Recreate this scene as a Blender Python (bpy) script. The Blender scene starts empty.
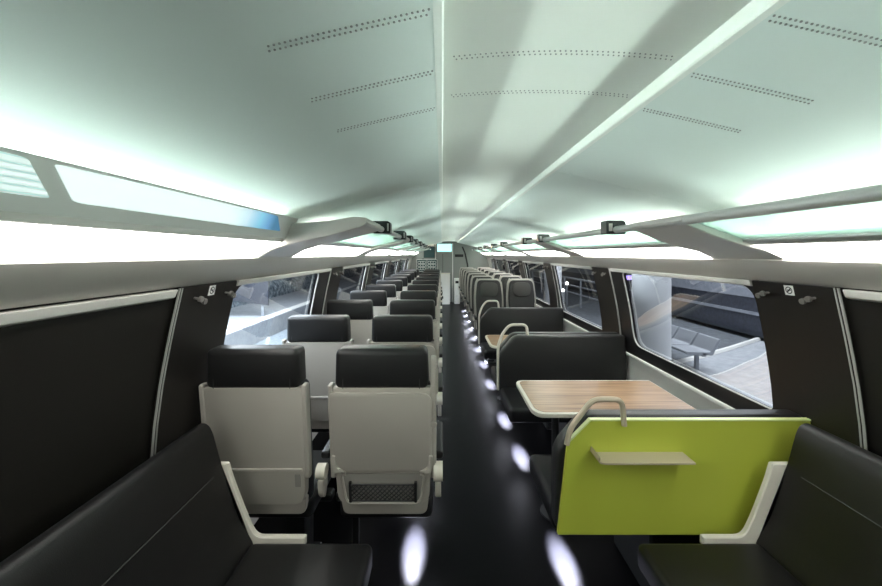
import bpy, bmesh, math, random
from mathutils import Vector, Matrix
random.seed(7)
scene = bpy.context.scene
COL = scene.collection
PI = math.pi

# ------------------------------------------------------------------ camera, world, exposure
CAM_Z = 1.6
cam_d = bpy.data.cameras.new('camera')
cam = bpy.data.objects.new('camera', cam_d); COL.objects.link(cam)
cam.location = (0, 0, CAM_Z); cam.rotation_euler = (PI/2, 0, 0)
cam_d.sensor_width = 36; cam_d.lens = 370/882*36
cam_d.shift_x = -1/882; cam_d.shift_y = -39/882
cam_d.clip_start = 0.02
scene.camera = cam
scene.view_settings.view_transform = 'Standard'
scene.view_settings.look = 'None'
scene.view_settings.gamma = 1.0
scene.view_settings.use_curve_mapping = False
scene.view_settings.exposure = 0.0
w = bpy.data.worlds.new('night'); scene.world = w
w.use_nodes = True
w.node_tree.nodes['Background'].inputs[0].default_value = (0.05, 0.06, 0.10, 1)
w.node_tree.nodes['Background'].inputs[1].default_value = 0.12
PANEL_E = 11.5      # luminous panels under the racks
UPLIGHT_E = 2.0   # hidden cove strips above the racks
POOL_W = 2200.0       # spots under the seats
COVE_W = 3.3       # watts per metre of the shaded cove lamps aimed across the ceiling
OUT_W = 4.5        # scale of the added area lights outside

def area_lamp(name, loc, size, power, col, rot=(0, 0, 0), sy=None):
    d = bpy.data.lights.new(name, 'AREA'); d.energy = power; d.color = col
    d.shape = 'RECTANGLE'; d.size = size; d.size_y = sy or size
    o = bpy.data.objects.new(name, d); COL.objects.link(o)
    o.location = loc; o.rotation_euler = rot
    return o
# unseen area lights added high over both platforms to brighten the view outside
area_lamp('outside_fill', (5.5, 6.5, 4.2), 3.5, 260*OUT_W, (0.92, 0.95, 1.0), sy=12)
area_lamp('outside_fill', (-4.6, 5.5, 4.2), 3.5, 1000*OUT_W, (0.87, 0.94, 1.0), sy=12)

# ------------------------------------------------------------------ materials
def mat(name, col, rough=0.5, metal=0.0, spec=0.5, noise=None, bump=None, emit=None, coat=0):
    m = bpy.data.materials.new(name); m.use_nodes = True
    nt = m.node_tree; b = nt.nodes['Principled BSDF']
    b.inputs['Base Color'].default_value = (*col, 1)
    b.inputs['Roughness'].default_value = rough
    b.inputs['Metallic'].default_value = metal
    b.inputs['Specular IOR Level'].default_value = spec
    b.inputs['Coat Weight'].default_value = coat
    tc = nt.nodes.new('ShaderNodeTexCoord')
    if noise:
        sc, amt = noise
        n = nt.nodes.new('ShaderNodeTexNoise'); n.inputs['Scale'].default_value = sc; n.inputs['Detail'].default_value = 4
        nt.links.new(tc.outputs['Object'], n.inputs['Vector'])
        r = nt.nodes.new('ShaderNodeMapRange')
        r.inputs['To Min'].default_value = 1-amt; r.inputs['To Max'].default_value = 1+amt
        nt.links.new(n.outputs['Fac'], r.inputs['Value'])
        mx = nt.nodes.new('ShaderNodeVectorMath'); mx.operation = 'SCALE'
        mx.inputs[0].default_value = col
        nt.links.new(r.outputs[0], mx.inputs['Scale'])
        nt.links.new(mx.outputs[0], b.inputs['Base Color'])
    if bump:
        sc, st = bump
        n2 = nt.nodes.new('ShaderNodeTexNoise'); n2.inputs['Scale'].default_value = sc; n2.inputs['Detail'].default_value = 3
        nt.links.new(tc.outputs['Object'], n2.inputs['Vector'])
        bp = nt.nodes.new('ShaderNodeBump'); bp.inputs['Strength'].default_value = st; bp.inputs['Distance'].default_value = 0.002
        nt.links.new(n2.outputs['Fac'], bp.inputs['Height'])
        nt.links.new(bp.outputs['Normal'], b.inputs['Normal'])
    if emit:
        ec, es = emit
        b.inputs['Emission Color'].default_value = (*ec, 1); b.inputs['Emission Strength'].default_value = es
    return m

M = {}
M['ceiling'] = mat('ceiling_paint', (0.70, 0.80, 0.755), 0.7, noise=(3, 0.03))
M['ceiling_mid'] = mat('ceiling_mid_paint', (0.80, 0.85, 0.78), 0.85, noise=(3, 0.03))
M['strip'] = mat('pale_strip', (0.80, 0.86, 0.80), 0.45)
M['hole'] = mat('hole_dark', (0.27, 0.30, 0.28), 0.8)
M['cove'] = mat('cove_grey', (0.60, 0.575, 0.535), 0.45, noise=(5, 0.04))
M['rack'] = mat('rack_grey', (0.58, 0.565, 0.53), 0.4, noise=(8, 0.04))
M['alu'] = mat('brushed_aluminium', (0.58, 0.59, 0.57), 0.42, 0.4)
M['chrome'] = mat('chrome', (0.75, 0.75, 0.74), 0.15, 1.0)
M['rail'] = mat('blind_rail_grey', (0.62, 0.61, 0.58), 0.4)
M['pillar'] = mat('pillar_dark_brown', (0.011, 0.0095, 0.008), 0.42, spec=0.35, noise=(30, 0.1), bump=(300, 0.15))
M['darkwall'] = mat('dark_panel', (0.0085, 0.0075, 0.006), 0.55, spec=0.3, noise=(20, 0.1), bump=(250, 0.15))
M['lowwall'] = mat('pale_wall', (0.66, 0.64, 0.61), 0.45, noise=(6, 0.03))
M['rubber'] = mat('black_rubber', (0.008, 0.008, 0.009), 0.35)
M['leather'] = mat('black_leather', (0.0078, 0.0078, 0.0081), 0.42, spec=0.32, bump=(420, 0.25), noise=(12, 0.12))
M['leather3'] = mat('grey_black_leather', (0.016, 0.016, 0.016), 0.45, bump=(420, 0.25), noise=(12, 0.12))
M['leather2'] = mat('headrest_leather', (0.014, 0.014, 0.0145), 0.45, spec=0.4, bump=(420, 0.25), noise=(12, 0.12))
M['fabric'] = mat('dark_fabric', (0.026, 0.025, 0.024), 0.75, bump=(500, 0.3), noise=(60, 0.25))
M['oval'] = mat('headrest_oval', (0.045, 0.044, 0.04), 0.6, bump=(400, 0.2))
M['shell'] = mat('seat_shell_grey', (0.46, 0.43, 0.385), 0.42, noise=(4, 0.03))
M['tray'] = mat('tray_grey', (0.46, 0.43, 0.385), 0.36, noise=(4, 0.03))
M['cream'] = mat('cream_plastic', (0.76, 0.72, 0.63), 0.42)
M['beige'] = mat('beige_metal', (0.58, 0.50, 0.38), 0.38, 0.25)
M['green'] = mat('lime_green_panel', (0.47, 0.52, 0.065), 0.38, noise=(5, 0.03))
M['green_edge'] = mat('lime_edge', (0.72, 0.80, 0.35), 0.3)
M['black'] = mat('black_plastic', (0.012, 0.013, 0.013), 0.35)
M['greenblack'] = mat('green_black_plastic', (0.004, 0.012, 0.011), 0.35)
M['cabinet'] = mat('cabinet_pale_grey', (0.80, 0.82, 0.79), 0.4, noise=(8, 0.03))
M['hook'] = mat('hook_steel', (0.32, 0.31, 0.29), 0.3, 0.6)
M['stitch'] = mat('stitch', (0.05, 0.05, 0.05), 0.6)
M['net'] = mat('net_cord', (0.02, 0.02, 0.02), 0.6)
M['netback'] = mat('pocket_back', (0.30, 0.285, 0.26), 0.6)
M['white'] = mat('white_paint', (0.86, 0.86, 0.83), 0.4)
M['endwall'] = mat('end_wall_grey', (0.25, 0.265, 0.25), 0.5)
M['darkgreen'] = mat('dark_green_board', (0.008, 0.04, 0.045), 0.5)
M['panel_light'] = mat('luminous_panel', (0.9, 0.9, 0.88), 0.5, emit=((1.0, 0.985, 0.93), PANEL_E))
M['uplight'] = mat('uplight_tube', (0.9, 0.9, 0.9), 0.5, emit=((0.86, 1.0, 0.965), UPLIGHT_E))
M['lens'] = mat('floor_light_lens', (0.9, 0.9, 0.9), 0.4, emit=((0.85, 0.88, 1.0), 400))
M['screen'] = mat('lit_screen', (0.3, 0.5, 0.5), 0.4, emit=((0.55, 0.92, 0.92), 1.2))
M['purple'] = mat('purple_sign_light', (0.3, 0.2, 0.6), 0.4, emit=((0.45, 0.32, 1.0), 2.2))
M['lamp_white'] = mat('lamp_glass', (0.9, 0.9, 0.9), 0.4, emit=((1, 0.97, 0.9), 6))
M['column'] = mat('column_pale', (0.62, 0.64, 0.66), 0.5, noise=(2, 0.15))
M['train'] = mat('train_dark_body', (0.040, 0.044, 0.058), 0.4, noise=(14, 0.8))
M['trainband'] = mat('train_grey_band', (0.22, 0.235, 0.27), 0.4, noise=(7, 0.35))
M['steel'] = mat('bench_steel', (0.30, 0.32, 0.35), 0.4, 0.3)

def floor_mat():
    m = mat('speckled_black_floor', (0.0016, 0.0016, 0.0018), 0.34, spec=0.05, bump=(260, 0.3))
    nt = m.node_tree; b = nt.nodes['Principled BSDF']
    tc = nt.nodes.new('ShaderNodeTexCoord')
    v = nt.nodes.new('ShaderNodeTexVoronoi'); v.inputs['Scale'].default_value = 170
    nt.links.new(tc.outputs['Object'], v.inputs['Vector'])
    cr = nt.nodes.new('ShaderNodeValToRGB')
    cr.color_ramp.elements[0].position = 0.0; cr.color_ramp.elements[0].color = (0.012, 0.012, 0.0135, 1)
    cr.color_ramp.elements[1].position = 0.16; cr.color_ramp.elements[1].color = (0.0016, 0.0016, 0.0019, 1)
    nt.links.new(v.outputs['Distance'], cr.inputs[0]); nt.links.new(cr.outputs[0], b.inputs['Base Color'])
    return m
M['floor'] = floor_mat()

def wood_mat():
    m = mat('walnut_laminate', (0.4, 0.25, 0.13), 0.35)
    nt = m.node_tree; b = nt.nodes['Principled BSDF']
    tc = nt.nodes.new('ShaderNodeTexCoord'); mp = nt.nodes.new('ShaderNodeMapping')
    mp.inputs['Scale'].default_value = (1.2, 26, 1)
    n = nt.nodes.new('ShaderNodeTexNoise'); n.inputs['Scale'].default_value = 1.6; n.inputs['Detail'].default_value = 6; n.inputs['Distortion'].default_value = 0.5
    cr = nt.nodes.new('ShaderNodeValToRGB')
    cr.color_ramp.elements[0].position = 0.3; cr.color_ramp.elements[0].color = (0.16, 0.08, 0.038, 1)
    cr.color_ramp.elements[1].position = 0.7; cr.color_ramp.elements[1].color = (0.40, 0.245, 0.13, 1)
    nt.links.new(tc.outputs['Object'], mp.inputs[0]); nt.links.new(mp.outputs[0], n.inputs['Vector'])
    nt.links.new(n.outputs['Fac'], cr.inputs[0]); nt.links.new(cr.outputs[0], b.inputs['Base Color'])
    return m
M['wood'] = wood_mat()

def glass_mat(name, tint, refl):
    m = bpy.data.materials.new(name); m.use_nodes = True
    nt = m.node_tree; nt.nodes.remove(nt.nodes['Principled BSDF'])
    out = nt.nodes['Material Output']
    tr = nt.nodes.new('ShaderNodeBsdfTransparent'); tr.inputs[0].default_value = (*tint, 1)
    gl = nt.nodes.new('ShaderNodeBsdfGlossy'); gl.inputs['Roughness'].default_value = 0.03
    lw = nt.nodes.new('ShaderNodeLayerWeight'); lw.inputs[0].default_value = 0.35
    mr = nt.nodes.new('ShaderNodeMapRange'); mr.inputs['To Min'].default_value = refl; mr.inputs['To Max'].default_value = 0.4
    mx = nt.nodes.new('ShaderNodeMixShader')
    nt.links.new(lw.outputs['Fresnel'], mr.inputs[0]); nt.links.new(mr.outputs[0], mx.inputs[0])
    nt.links.new(tr.outputs[0], mx.inputs[1]); nt.links.new(gl.outputs[0], mx.inputs[2])
    nt.links.new(mx.outputs[0], out.inputs[0])
    return m
M['glass'] = glass_mat('window_glass', (0.86, 0.9, 0.93), 0.03)

def frosted_mat():
    m = bpy.data.materials.new('frosted_glass'); m.use_nodes = True
    nt = m.node_tree; nt.nodes.remove(nt.nodes['Principled BSDF']); out = nt.nodes['Material Output']
    tr = nt.nodes.new('ShaderNodeBsdfTransparent'); tr.inputs[0].default_value = (0.82, 0.93, 0.89, 1)
    tl = nt.nodes.new('ShaderNodeBsdfTranslucent'); tl.inputs[0].default_value = (0.78, 0.93, 0.88, 1)
    gl = nt.nodes.new('ShaderNodeBsdfGlossy'); gl.inputs['Roughness'].default_value = 0.2
    a = nt.nodes.new('ShaderNodeMixShader'); a.inputs[0].default_value = 0.45
    c = nt.nodes.new('ShaderNodeMixShader'); c.inputs[0].default_value = 0.08
    nt.links.new(tr.outputs[0], a.inputs[1]); nt.links.new(tl.outputs[0], a.inputs[2])
    nt.links.new(a.outputs[0], c.inputs[1]); nt.links.new(gl.outputs[0], c.inputs[2]); nt.links.new(c.outputs[0], out.inputs[0])
    return m
M['shelfglass'] = frosted_mat()

def pane_mat(name, stripes=False, blue=False):
    """backlit pane: white; the blue print fades along the pane (object Y)"""
    m = mat(name, (0.85, 0.9, 0.88), 0.3)
    nt = m.node_tree; b = nt.nodes['Principled BSDF']
    b.inputs['Emission Strength'].default_value = 0.75
    tc = nt.nodes.new('ShaderNodeTexCoord'); sp = nt.nodes.new('ShaderNodeSeparateXYZ')
    nt.links.new(tc.outputs['Object'], sp.inputs[0])
    cr = nt.nodes.new('ShaderNodeValToRGB')
    if blue:
        mr = nt.nodes.new('ShaderNodeMapRange'); mr.inputs['From Min'].default_value = 1.27; mr.inputs['From Max'].default_value = 1.68
        nt.links.new(sp.outputs['Y'], mr.inputs[0]); nt.links.new(mr.outputs[0], cr.inputs[0])
        cr.color_ramp.elements[0].position = 0.0; cr.color_ramp.elements[0].color = (0.85, 1, 0.98, 1)
        cr.color_ramp.elements[1].position = 0.75; cr.color_ramp.elements[1].color = (0.06, 0.20, 0.36, 1)
        e = cr.color_ramp.elements.new(0.45); e.color = (0.25, 0.55, 0.80, 1)
    else:
        wv = nt.nodes.new('ShaderNodeTexWave'); wv.bands_direction = 'Z'; wv.inputs['Scale'].default_value = 28
        nt.links.new(tc.outputs['Object'], wv.inputs['Vector']); nt.links.new(wv.outputs['Fac'], cr.inputs[0])
        cr.color_ramp.elements[0].color = (0.45, 0.62, 0.60, 1); cr.color_ramp.elements[1].color = (0.85, 1, 0.97, 1)
    nt.links.new(cr.outputs[0], b.inputs['Emission Color']); nt.links.new(cr.outputs[0], b.inputs['Base Color'])
    return m
M['pane_blue'] = pane_mat('backlit_pane_blue', blue=True)
M['pane_stripe'] = pane_mat('backlit_pane_striped', stripes=True)

def speckle_mat(name, c0, c1, sc, lo=0.4, hi=0.7):
    m = mat(name, c0, 0.7); nt = m.node_tree; b = nt.nodes['Principled BSDF']
    tc = nt.nodes.new('ShaderNodeTexCoord'); n = nt.nodes.new('ShaderNodeTexNoise'); n.inputs['Scale'].default_value = sc; n.inputs['Detail'].default_value = 8; n.inputs['Roughness'].default_value = 0.75
    cr = nt.nodes.new('ShaderNodeValToRGB')
    cr.color_ramp.elements[0].position = lo; cr.color_ramp.elements[0].color = (*c0, 1)
    cr.color_ramp.elements[1].position = hi; cr.color_ramp.elements[1].color = (*c1, 1)
    nt.links.new(tc.outputs['Object'], n.inputs['Vector']); nt.links.new(n.outputs['Fac'], cr.inputs[0]); nt.links.new(cr.outputs[0], b.inputs['Base Color'])
    return m
M['asphalt'] = speckle_mat('platform_asphalt', (0.09, 0.10, 0.115), (0.18, 0.20, 0.22), 6)
M['paving'] = speckle_mat('platform_paving', (0.30, 0.32, 0.35), (0.44, 0.46, 0.48), 5)
M['ballast'] = speckle_mat('ballast', (0.14, 0.17, 0.20), (0.36, 0.41, 0.46), 14)
M['hedge'] = speckle_mat('speckled_bank', (0.09, 0.12, 0.15), (0.50, 0.57, 0.62), 5, 0.45, 0.62)

# ------------------------------------------------------------------ helpers
XC = 0.25
def link(name, bm, m, parent=None, smooth=35, loc=None):
    me = bpy.data.meshes.new(name)
    bmesh.ops.recalc_face_normals(bm, faces=bm.faces)
    bm.to_mesh(me); bm.free()
    if m: me.materials.append(M[m])
    if smooth:
        me.shade_smooth(); me.set_sharp_from_angle(angle=math.radians(smooth))
    o = bpy.data.objects.new(name, me); COL.objects.link(o)
    if parent: o.parent = parent
    if loc: o.location = loc
    return o
def tag(o, label=None, cat=None, group=None, kind=None):
    if label: o['label'] = label
    if cat: o['category'] = cat
    if group: o['group'] = group
    if kind: o['kind'] = kind
    return o
def thing(name, label, cat, loc=(0, 0, 0), group=None, rz=0):
    o = bpy.data.objects.new(name, None); COL.objects.link(o)
    o.location = loc; o.rotation_euler.z = rz; o.empty_display_size = 0.05
    return tag(o, label, cat, group)
def copy_tree(o, parent=None):
    c = o.copy(); COL.objects.link(c)
    if parent: c.parent = parent
    for ch in list(o.children): copy_tree(ch, c)
    return c

def NB(): return bmesh.new()
def merge(bm, b2):
    me = bpy.data.meshes.new('tmp'); b2.to_mesh(me); b2.free(); bm.from_mesh(me); bpy.data.meshes.remove(me)
def box(bm, x0, x1, y0, y1, z0, z1, bev=0.0, seg=2, fn=None):
    b = bmesh.new(); bmesh.ops.create_cube(b, size=1)
    for v in b.verts:
        v.co = Vector(((x0+x1)/2+v.co.x*(x1-x0), (y0+y1)/2+v.co.y*(y1-y0), (z0+z1)/2+v.co.z*(z1-z0)))
    if bev: bmesh.ops.bevel(b, geom=list(b.edges), offset=bev, segments=seg, affect='EDGES', profile=0.5)
    if fn:
        for v in b.verts: v.co = Vector(fn(*v.co))
    merge(bm, b); return bm
def prism(bm, poly, axis, a, b_, bev=0.0, seg=2, fn=None):
    b = bmesh.new()
    f = {'x': lambda p, t: (t, p[0], p[1]), 'y': lambda p, t: (p[0], t, p[1]), 'z': lambda p, t: (p[0], p[1], t)}[axis]
    v0 = [b.verts.new(f(p, a)) for p in poly]; v1 = [b.verts.new(f(p, b_)) for p in poly]
    n = len(poly)
    b.faces.new(v0); b.faces.new(v1[::-1])
    for i in range(n): b.faces.new((v0[i], v1[i], v1[(i+1) % n], v0[(i+1) % n]))
    if bev:
        bmesh.ops.recalc_face_normals(b, faces=b.faces)
        es = [e for e in b.edges if len(e.link_faces) == 2 and e.calc_face_angle() > 0.6]
        bmesh.ops.bevel(b, geom=es, offset=bev, segments=seg, affect='EDGES', profile=0.5)
    if fn:
        for v in b.verts: v.co = Vector(fn(*v.co))
    merge(bm, b); return bm
def roundpoly(pts, r, n=5):
    out = []; N = len(pts)
    for i in range(N):
        p = Vector(pts[i]); a = (Vector(pts[i-1])-p); c = (Vector(pts[(i+1) % N])-p)
        rr = r[i] if isinstance(r, (list, tuple)) else r
        d = min(rr, a.length*0.49, c.length*0.49)
        if d < 1e-5: out.append(tuple(p)); continue
        s = p+a.normalized()*d; e = p+c.normalized()*d
        for k in range(n+1):
            t = k/n; q = s*(1-t)**2+p*2*t*(1-t)+e*t*t; out.append(tuple(q))
    return out
def roundpath(pts, r, n=5):
    P = [Vector(p) for p in pts]; out = [P[0]]
    for i in range(1, len(P)-1):
        p = P[i]; a = P[i-1]-p; c = P[i+1]-p; d = min(r, a.length*0.49, c.length*0.49)
        s = p+a.normalized()*d; e = p+c.normalized()*d
        for k in range(n+1):
            t = k/n; out.append(s*(1-t)**2+p*2*t*(1-t)+e*t*t)
    out.append(P[-1]); return out
def tube(bm, path, r, n=8, cap=True):
    P = [Vector(p) for p in path]; rings = []
    t0 = (P[1]-P[0]).normalized(); up = Vector((0, 0, 1)) if abs(t0.z) < 0.9 else Vector((1, 0, 0))
    nrm = t0.cross(up).normalized()
    for i, p in enumerate(P):
        if i == 0: t = P[1]-P[0]
        elif i == len(P)-1: t = P[-1]-P[-2]
        else: t = (P[i+1]-P[i]).normalized()+(P[i]-P[i-1]).normalized()
        t.normalize(); nrm = (nrm-t*nrm.dot(t)).normalized(); bn = t.cross(nrm)
        rings.append([bm.verts.new(p+(nrm*math.cos(2*PI*k/n)+bn*math.sin(2*PI*k/n))*r) for k in range(n)])
    for A, B in zip(rings, rings[1:]):
        for k in range(n): bm.faces.new((A[k], A[(k+1) % n], B[(k+1) % n], B[k]))
    if cap: bm.faces.new(rings[0][::-1]); bm.faces.new(rings[-1])
    return bm
def cyl(bm, a, b, r, n=14): return tube(bm, [a, b], r, n)

PROF = [(0, 1.36), (0.757, 1.36), (0.95, 1.345), (1.12, 1.322), (1.3, 1.287), (1.475, 1.248), (1.57, 1.19)]
def U(z):
    for (z0, u0), (z1, u1) in zip(PROF, PROF[1:]):
        if z <= z1: return u0+(u1-u0)*(z-z0)/(z1-z0)
    return PROF[-1][1]
def WX(side, z, off=0.0): return XC+side*(U(z)-off)      # side -1 left, +1 right; off = inwards
def sheet(bm, side, y0, y1, z0, z1, off, thick, n=10):
    zs = [z0+(z1-z0)*i/n for i in range(n+1)]
    poly = [(WX(side, z, off), z) for z in zs]+[(WX(side, z, off-thick), z) for z in reversed(zs)]
    return prism(bm, poly, 'y', y0, y1)
def UX(side, u): return XC+side*u

Y0, Y1 = -1.6, 12.3
SIDES = ((-1, 'left'), (1, 'right'))
ORD = ['first', 'second', 'third', 'fourth', 'fifth', 'sixth', 'seventh', 'eighth', 'ninth', 'tenth', 'eleventh', 'twelfth', 'thirteenth']

# ------------------------------------------------------------------ setting
bm = NB(); box(bm, XC-1.5, XC+1.5, Y0, Y1+1.2, -0.05, 0.0); tag(link('floor', bm, 'floor', smooth=0), kind='structure')
trim_n = [0]
def trim_name():
    trim_n[0] += 1; return 'trim_%d' % trim_n[0]

# ceiling: a raised middle strip and two curved sides built of panels with open seams
CEIL = [(0.25, 1.978), (0.40, 1.945), (0.55, 1.909), (0.70, 1.872), (0.85, 1.834), (0.97, 1.802), (1.08, 1.765), (1.16, 1.71), (1.23, 1.58)]
def CZ(u):
    for (u0, z0), (u1, z1) in zip(CEIL, CEIL[1:]):
        if u <= u1: return z0+(z1-z0)*(u-u0)/(u1-u0)
    return CEIL[-1][1]
def midz(x):
    t = (x-XC)/0.25; return 2.006+0.014*(1-t*t)
bm = NB()
n = 10; xs = [XC-0.255+0.51*i/n for i in range(n+1)]
prism(bm, [(x, midz(x)) for x in xs]+[(x, midz(x)+0.02) for x in reversed(xs)], 'y', Y0, Y1)
ceil = tag(link('ceiling', bm, 'ceiling_mid'), kind='structure')
ARM = {-1: [1.75, 3.8, 5.85, 7.9, 9.95], 1: [1.48, 3.57, 5.65, 7.74, 9.83]}
def smooth_prof(pr, k=4):
    out = []
    for (a, b) in zip(pr, pr[1:]):
        for i in range(k): out.append((a[0]+(b[0]-a[0])*i/k, a[1]+(b[1]-a[1])*i/k))
    out.append(pr[-1]); 
    for _ in range(3):
        out = [out[0]]+[((p[0]+2*q[0]+r[0])/4, (p[1]+2*q[1]+r[1])/4) for p, q, r in zip(out, out[1:], out[2:])]+[out[-1]]
    return out
SP = smooth_prof(CEIL)
for side, sn in SIDES:
    cuts = [Y0]+[a+0.2 for a in ARM[side]]+[Y1]
    for a, b in zip(cuts, cuts[1:]):
        bm = NB()
        prism(bm, [(UX(side, u), z) for u, z in SP]+[(UX(side, u+0.006), z+0.02) for u, z in reversed(SP)], 'y', a+0.0015, b-0.0015)
        link('side_panel', bm, 'ceiling', ceil)
    bm = NB()
    x = UX(side, 0.25)
    prism(bm, [(x, 1.976), (x+side*0.014, 1.974), (x+side*0.014, 2.05), (x-side*0.003, 2.05), (x-side*0.003, 1.98)], 'y', Y0, Y1)
    link('edge_strip', bm, 'strip', ceil)
def disc(bm, c, nrm, r):
    nrm = Vector(nrm).normalized(); a = nrm.cross(Vector((0, 1, 0))).normalized(); b = nrm.cross(a)
    c = Vector(c)
    lo = [bm.verts.new(c+nrm*0.0015+(a*math.cos(k*PI/3)+b*math.sin(k*PI/3))*r) for k in range(6)]
    hi = [bm.verts.new(c-nrm*0.003+(a*math.cos(k*PI/3)+b*math.sin(k*PI/3))*r) for k in range(6)]
    bm.faces.new(lo)
    for k in range(6): bm.faces.new((lo[k], lo[(k+1) % 6], hi[(k+1) % 6], hi[k]))
def spz(u):
    for (u0, z0), (u1, z1) in zip(SP, SP[1:]):
        if u <= u1: return z0+(z1-z0)*(u-u0)/max(1e-6, u1-u0)
    return SP[-1][1]
def perf(y, kind):
    bm = NB()
    for row in (-0.006, 0.006):
        for k in range(30 if kind else 42):
            if kind == 0:
                x = XC-0.225+0.45*k/41+(0.0054 if row > 0 else 0); disc(bm, (x, y+row, midz(x)), (0, 0, -1), 0.0018)
            else:
                u = 0.270+0.245*k/29+(0.004 if row > 0 else 0); u2 = u+0.01
                nz = Vector((kind*(spz(u)-spz(u2)), 0, -0.01)); 
                nz = Vector((-kind*abs(spz(u)-spz(u2)), 0, -0.01))
                disc(bm, (UX(kind, u), y+row, spz(u)), nz, 0.0020)
    o = link('perforation', bm, 'hole', ceil, smooth=0); tag(o, kind='stuff')
for y in (0.57, 0.76, 0.95): perf(y, -1)
for y in (0.585, 0.77, 0.955): perf(y, 1)
for y in (0.77, 0.955): perf(y, 0)

# side walls: pale lower panel, cove band above the windows, dark blind panel in the bay nearest the camera
PIL = [1.385, 3.27, 5.03, 6.80, 8.58, 10.36]
PW = 0.38
for side, sn in SIDES:
    bm = NB(); sheet(bm, side, Y0, Y1, 0.0, 0.757, 0.0, 0.05, 4)
    wall = tag(link('wall_'+sn, bm, 'lowwall'), kind='structure')
    bm = NB(); sheet(bm, side, Y0, PIL[0]+0.02, 0.02, 1.475, 0.006, 0.02, 14); link('dark_panel', bm, 'darkwall', wall)
    bm = NB(); box(bm, min(WX(side, 0.757, 0.03), WX(side, 0.757, -0.05)), max(WX(side, 0.757, 0.03), WX(side, 0.757, -0.05)), PIL[0]+0.2, Y1, 0.735, 0.757, 0.006); link('sill', bm, 'white', wall)
    bm = NB(); sheet(bm, side, Y1-1.0, Y1, 0.757, 1.475, 0.0, 0.05, 8); link('end_panel', bm, 'cove', wall)
    # cove band
    bm = NB()
    dz = 0.008 if side < 0 else 0.0
    poly = [(1.125, 1.585+dz), (1.118, 1.572+dz), (1.130, 1.558+dz), (1.185, 1.515), (1.232, 1.480), (1.252, 1.470), (1.34, 1.470), (1.34, 1.60), (1.15, 1.60)]
    prism(bm, [(UX(side, u), z) for u, z in poly], 'y', Y0, Y1); tag(link(trim_name(), bm, 'cove'), kind='structure')
    # pillars with hooks and pictogram
    for i, y in enumerate(PIL):
        bm = NB(); sheet(bm, side, y, y+PW, 0.30, 1.472, 0.022, 0.03, 16)
        p = tag(link(trim_name(), bm, 'pillar'), kind='structure')
        bm = NB(); sheet(bm, side, y-0.009, y-0.003, 0.30, 1.472, 0.025, 0.006, 16); link('silver_strip', bm, 'alu', p)
        bm = NB(); sheet(bm, side, y+0.005, y+0.010, 0.30, 1.472, 0.0245, 0.01, 16); link('silver_strip', bm, 'alu', p)
        for yy in (y+0.09, y+0.30):
            for dy, dz in ((0, 0), (0.026, -0.012)):
                z = 1.425+dz; bm = NB(); x = WX(side, z, 0.022)
                cyl(bm, (x+side*0.004, yy+dy, z), (x-side*0.022, yy+dy, z-0.004), 0.005, 10)
                cyl(bm, (x-side*0.022, yy+dy, z-0.004), (x-side*0.032, yy+dy, z-0.006), 0.012, 14)
                link('coat_hook', bm, 'hook', p)
        if i == 0:
            # square sticker with a struck-through ring
            def SXY(a, b, off): # a along y, b along z
                z = 1.445+b; return (WX(side, z, 0.022+off), y+0.195+a, z)
            bm = NB(); h = 0.021
            for off in (0.0006,):
                vs = [bm.verts.new(SXY(a, b, 0.0012)) for a, b in ((-h, -h), (h, -h), (h, h), (-h, h))]
                vb = [bm.verts.new(SXY(a, b, -0.0005)) for a, b in ((-h, -h), (h, -h), (h, h), (-h, h))]
                bm.faces.new(vs)
                for k in range(4): bm.faces.new((vs[k], vs[(k+1) % 4], vb[(k+1) % 4], vb[k]))
            st = link('sticker', bm, 'white', p, smooth=0)
            bm = NB()
            N = 24
            A = [bm.verts.new(SXY(0.0155*math.cos(2*PI*k/N), 0.0155*math.sin(2*PI*k/N), 0.0018)) for k in range(N)]
            B = [bm.verts.new(SXY(0.0118*math.cos(2*PI*k/N), 0.0118*math.sin(2*PI*k/N), 0.0018)) for k in range(N)]
            for k in range(N): bm.faces.new((A[k], A[(k+1) % N], B[(k+1) % N], B[k]))
            for q in (((-0.011, 0.007), (-0.008, 0.011), (0.011, -0.007), (0.008, -0.011)), ((-0.009, -0.0015), (0.009, -0.0015), (0.009, 0.0025), (-0.009, 0.0025))):
                bm.faces.new([bm.verts.new(SXY(a, b, 0.0018)) for a, b in q])
            link('pictogram', bm, 'black', st, smooth=0)

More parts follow.
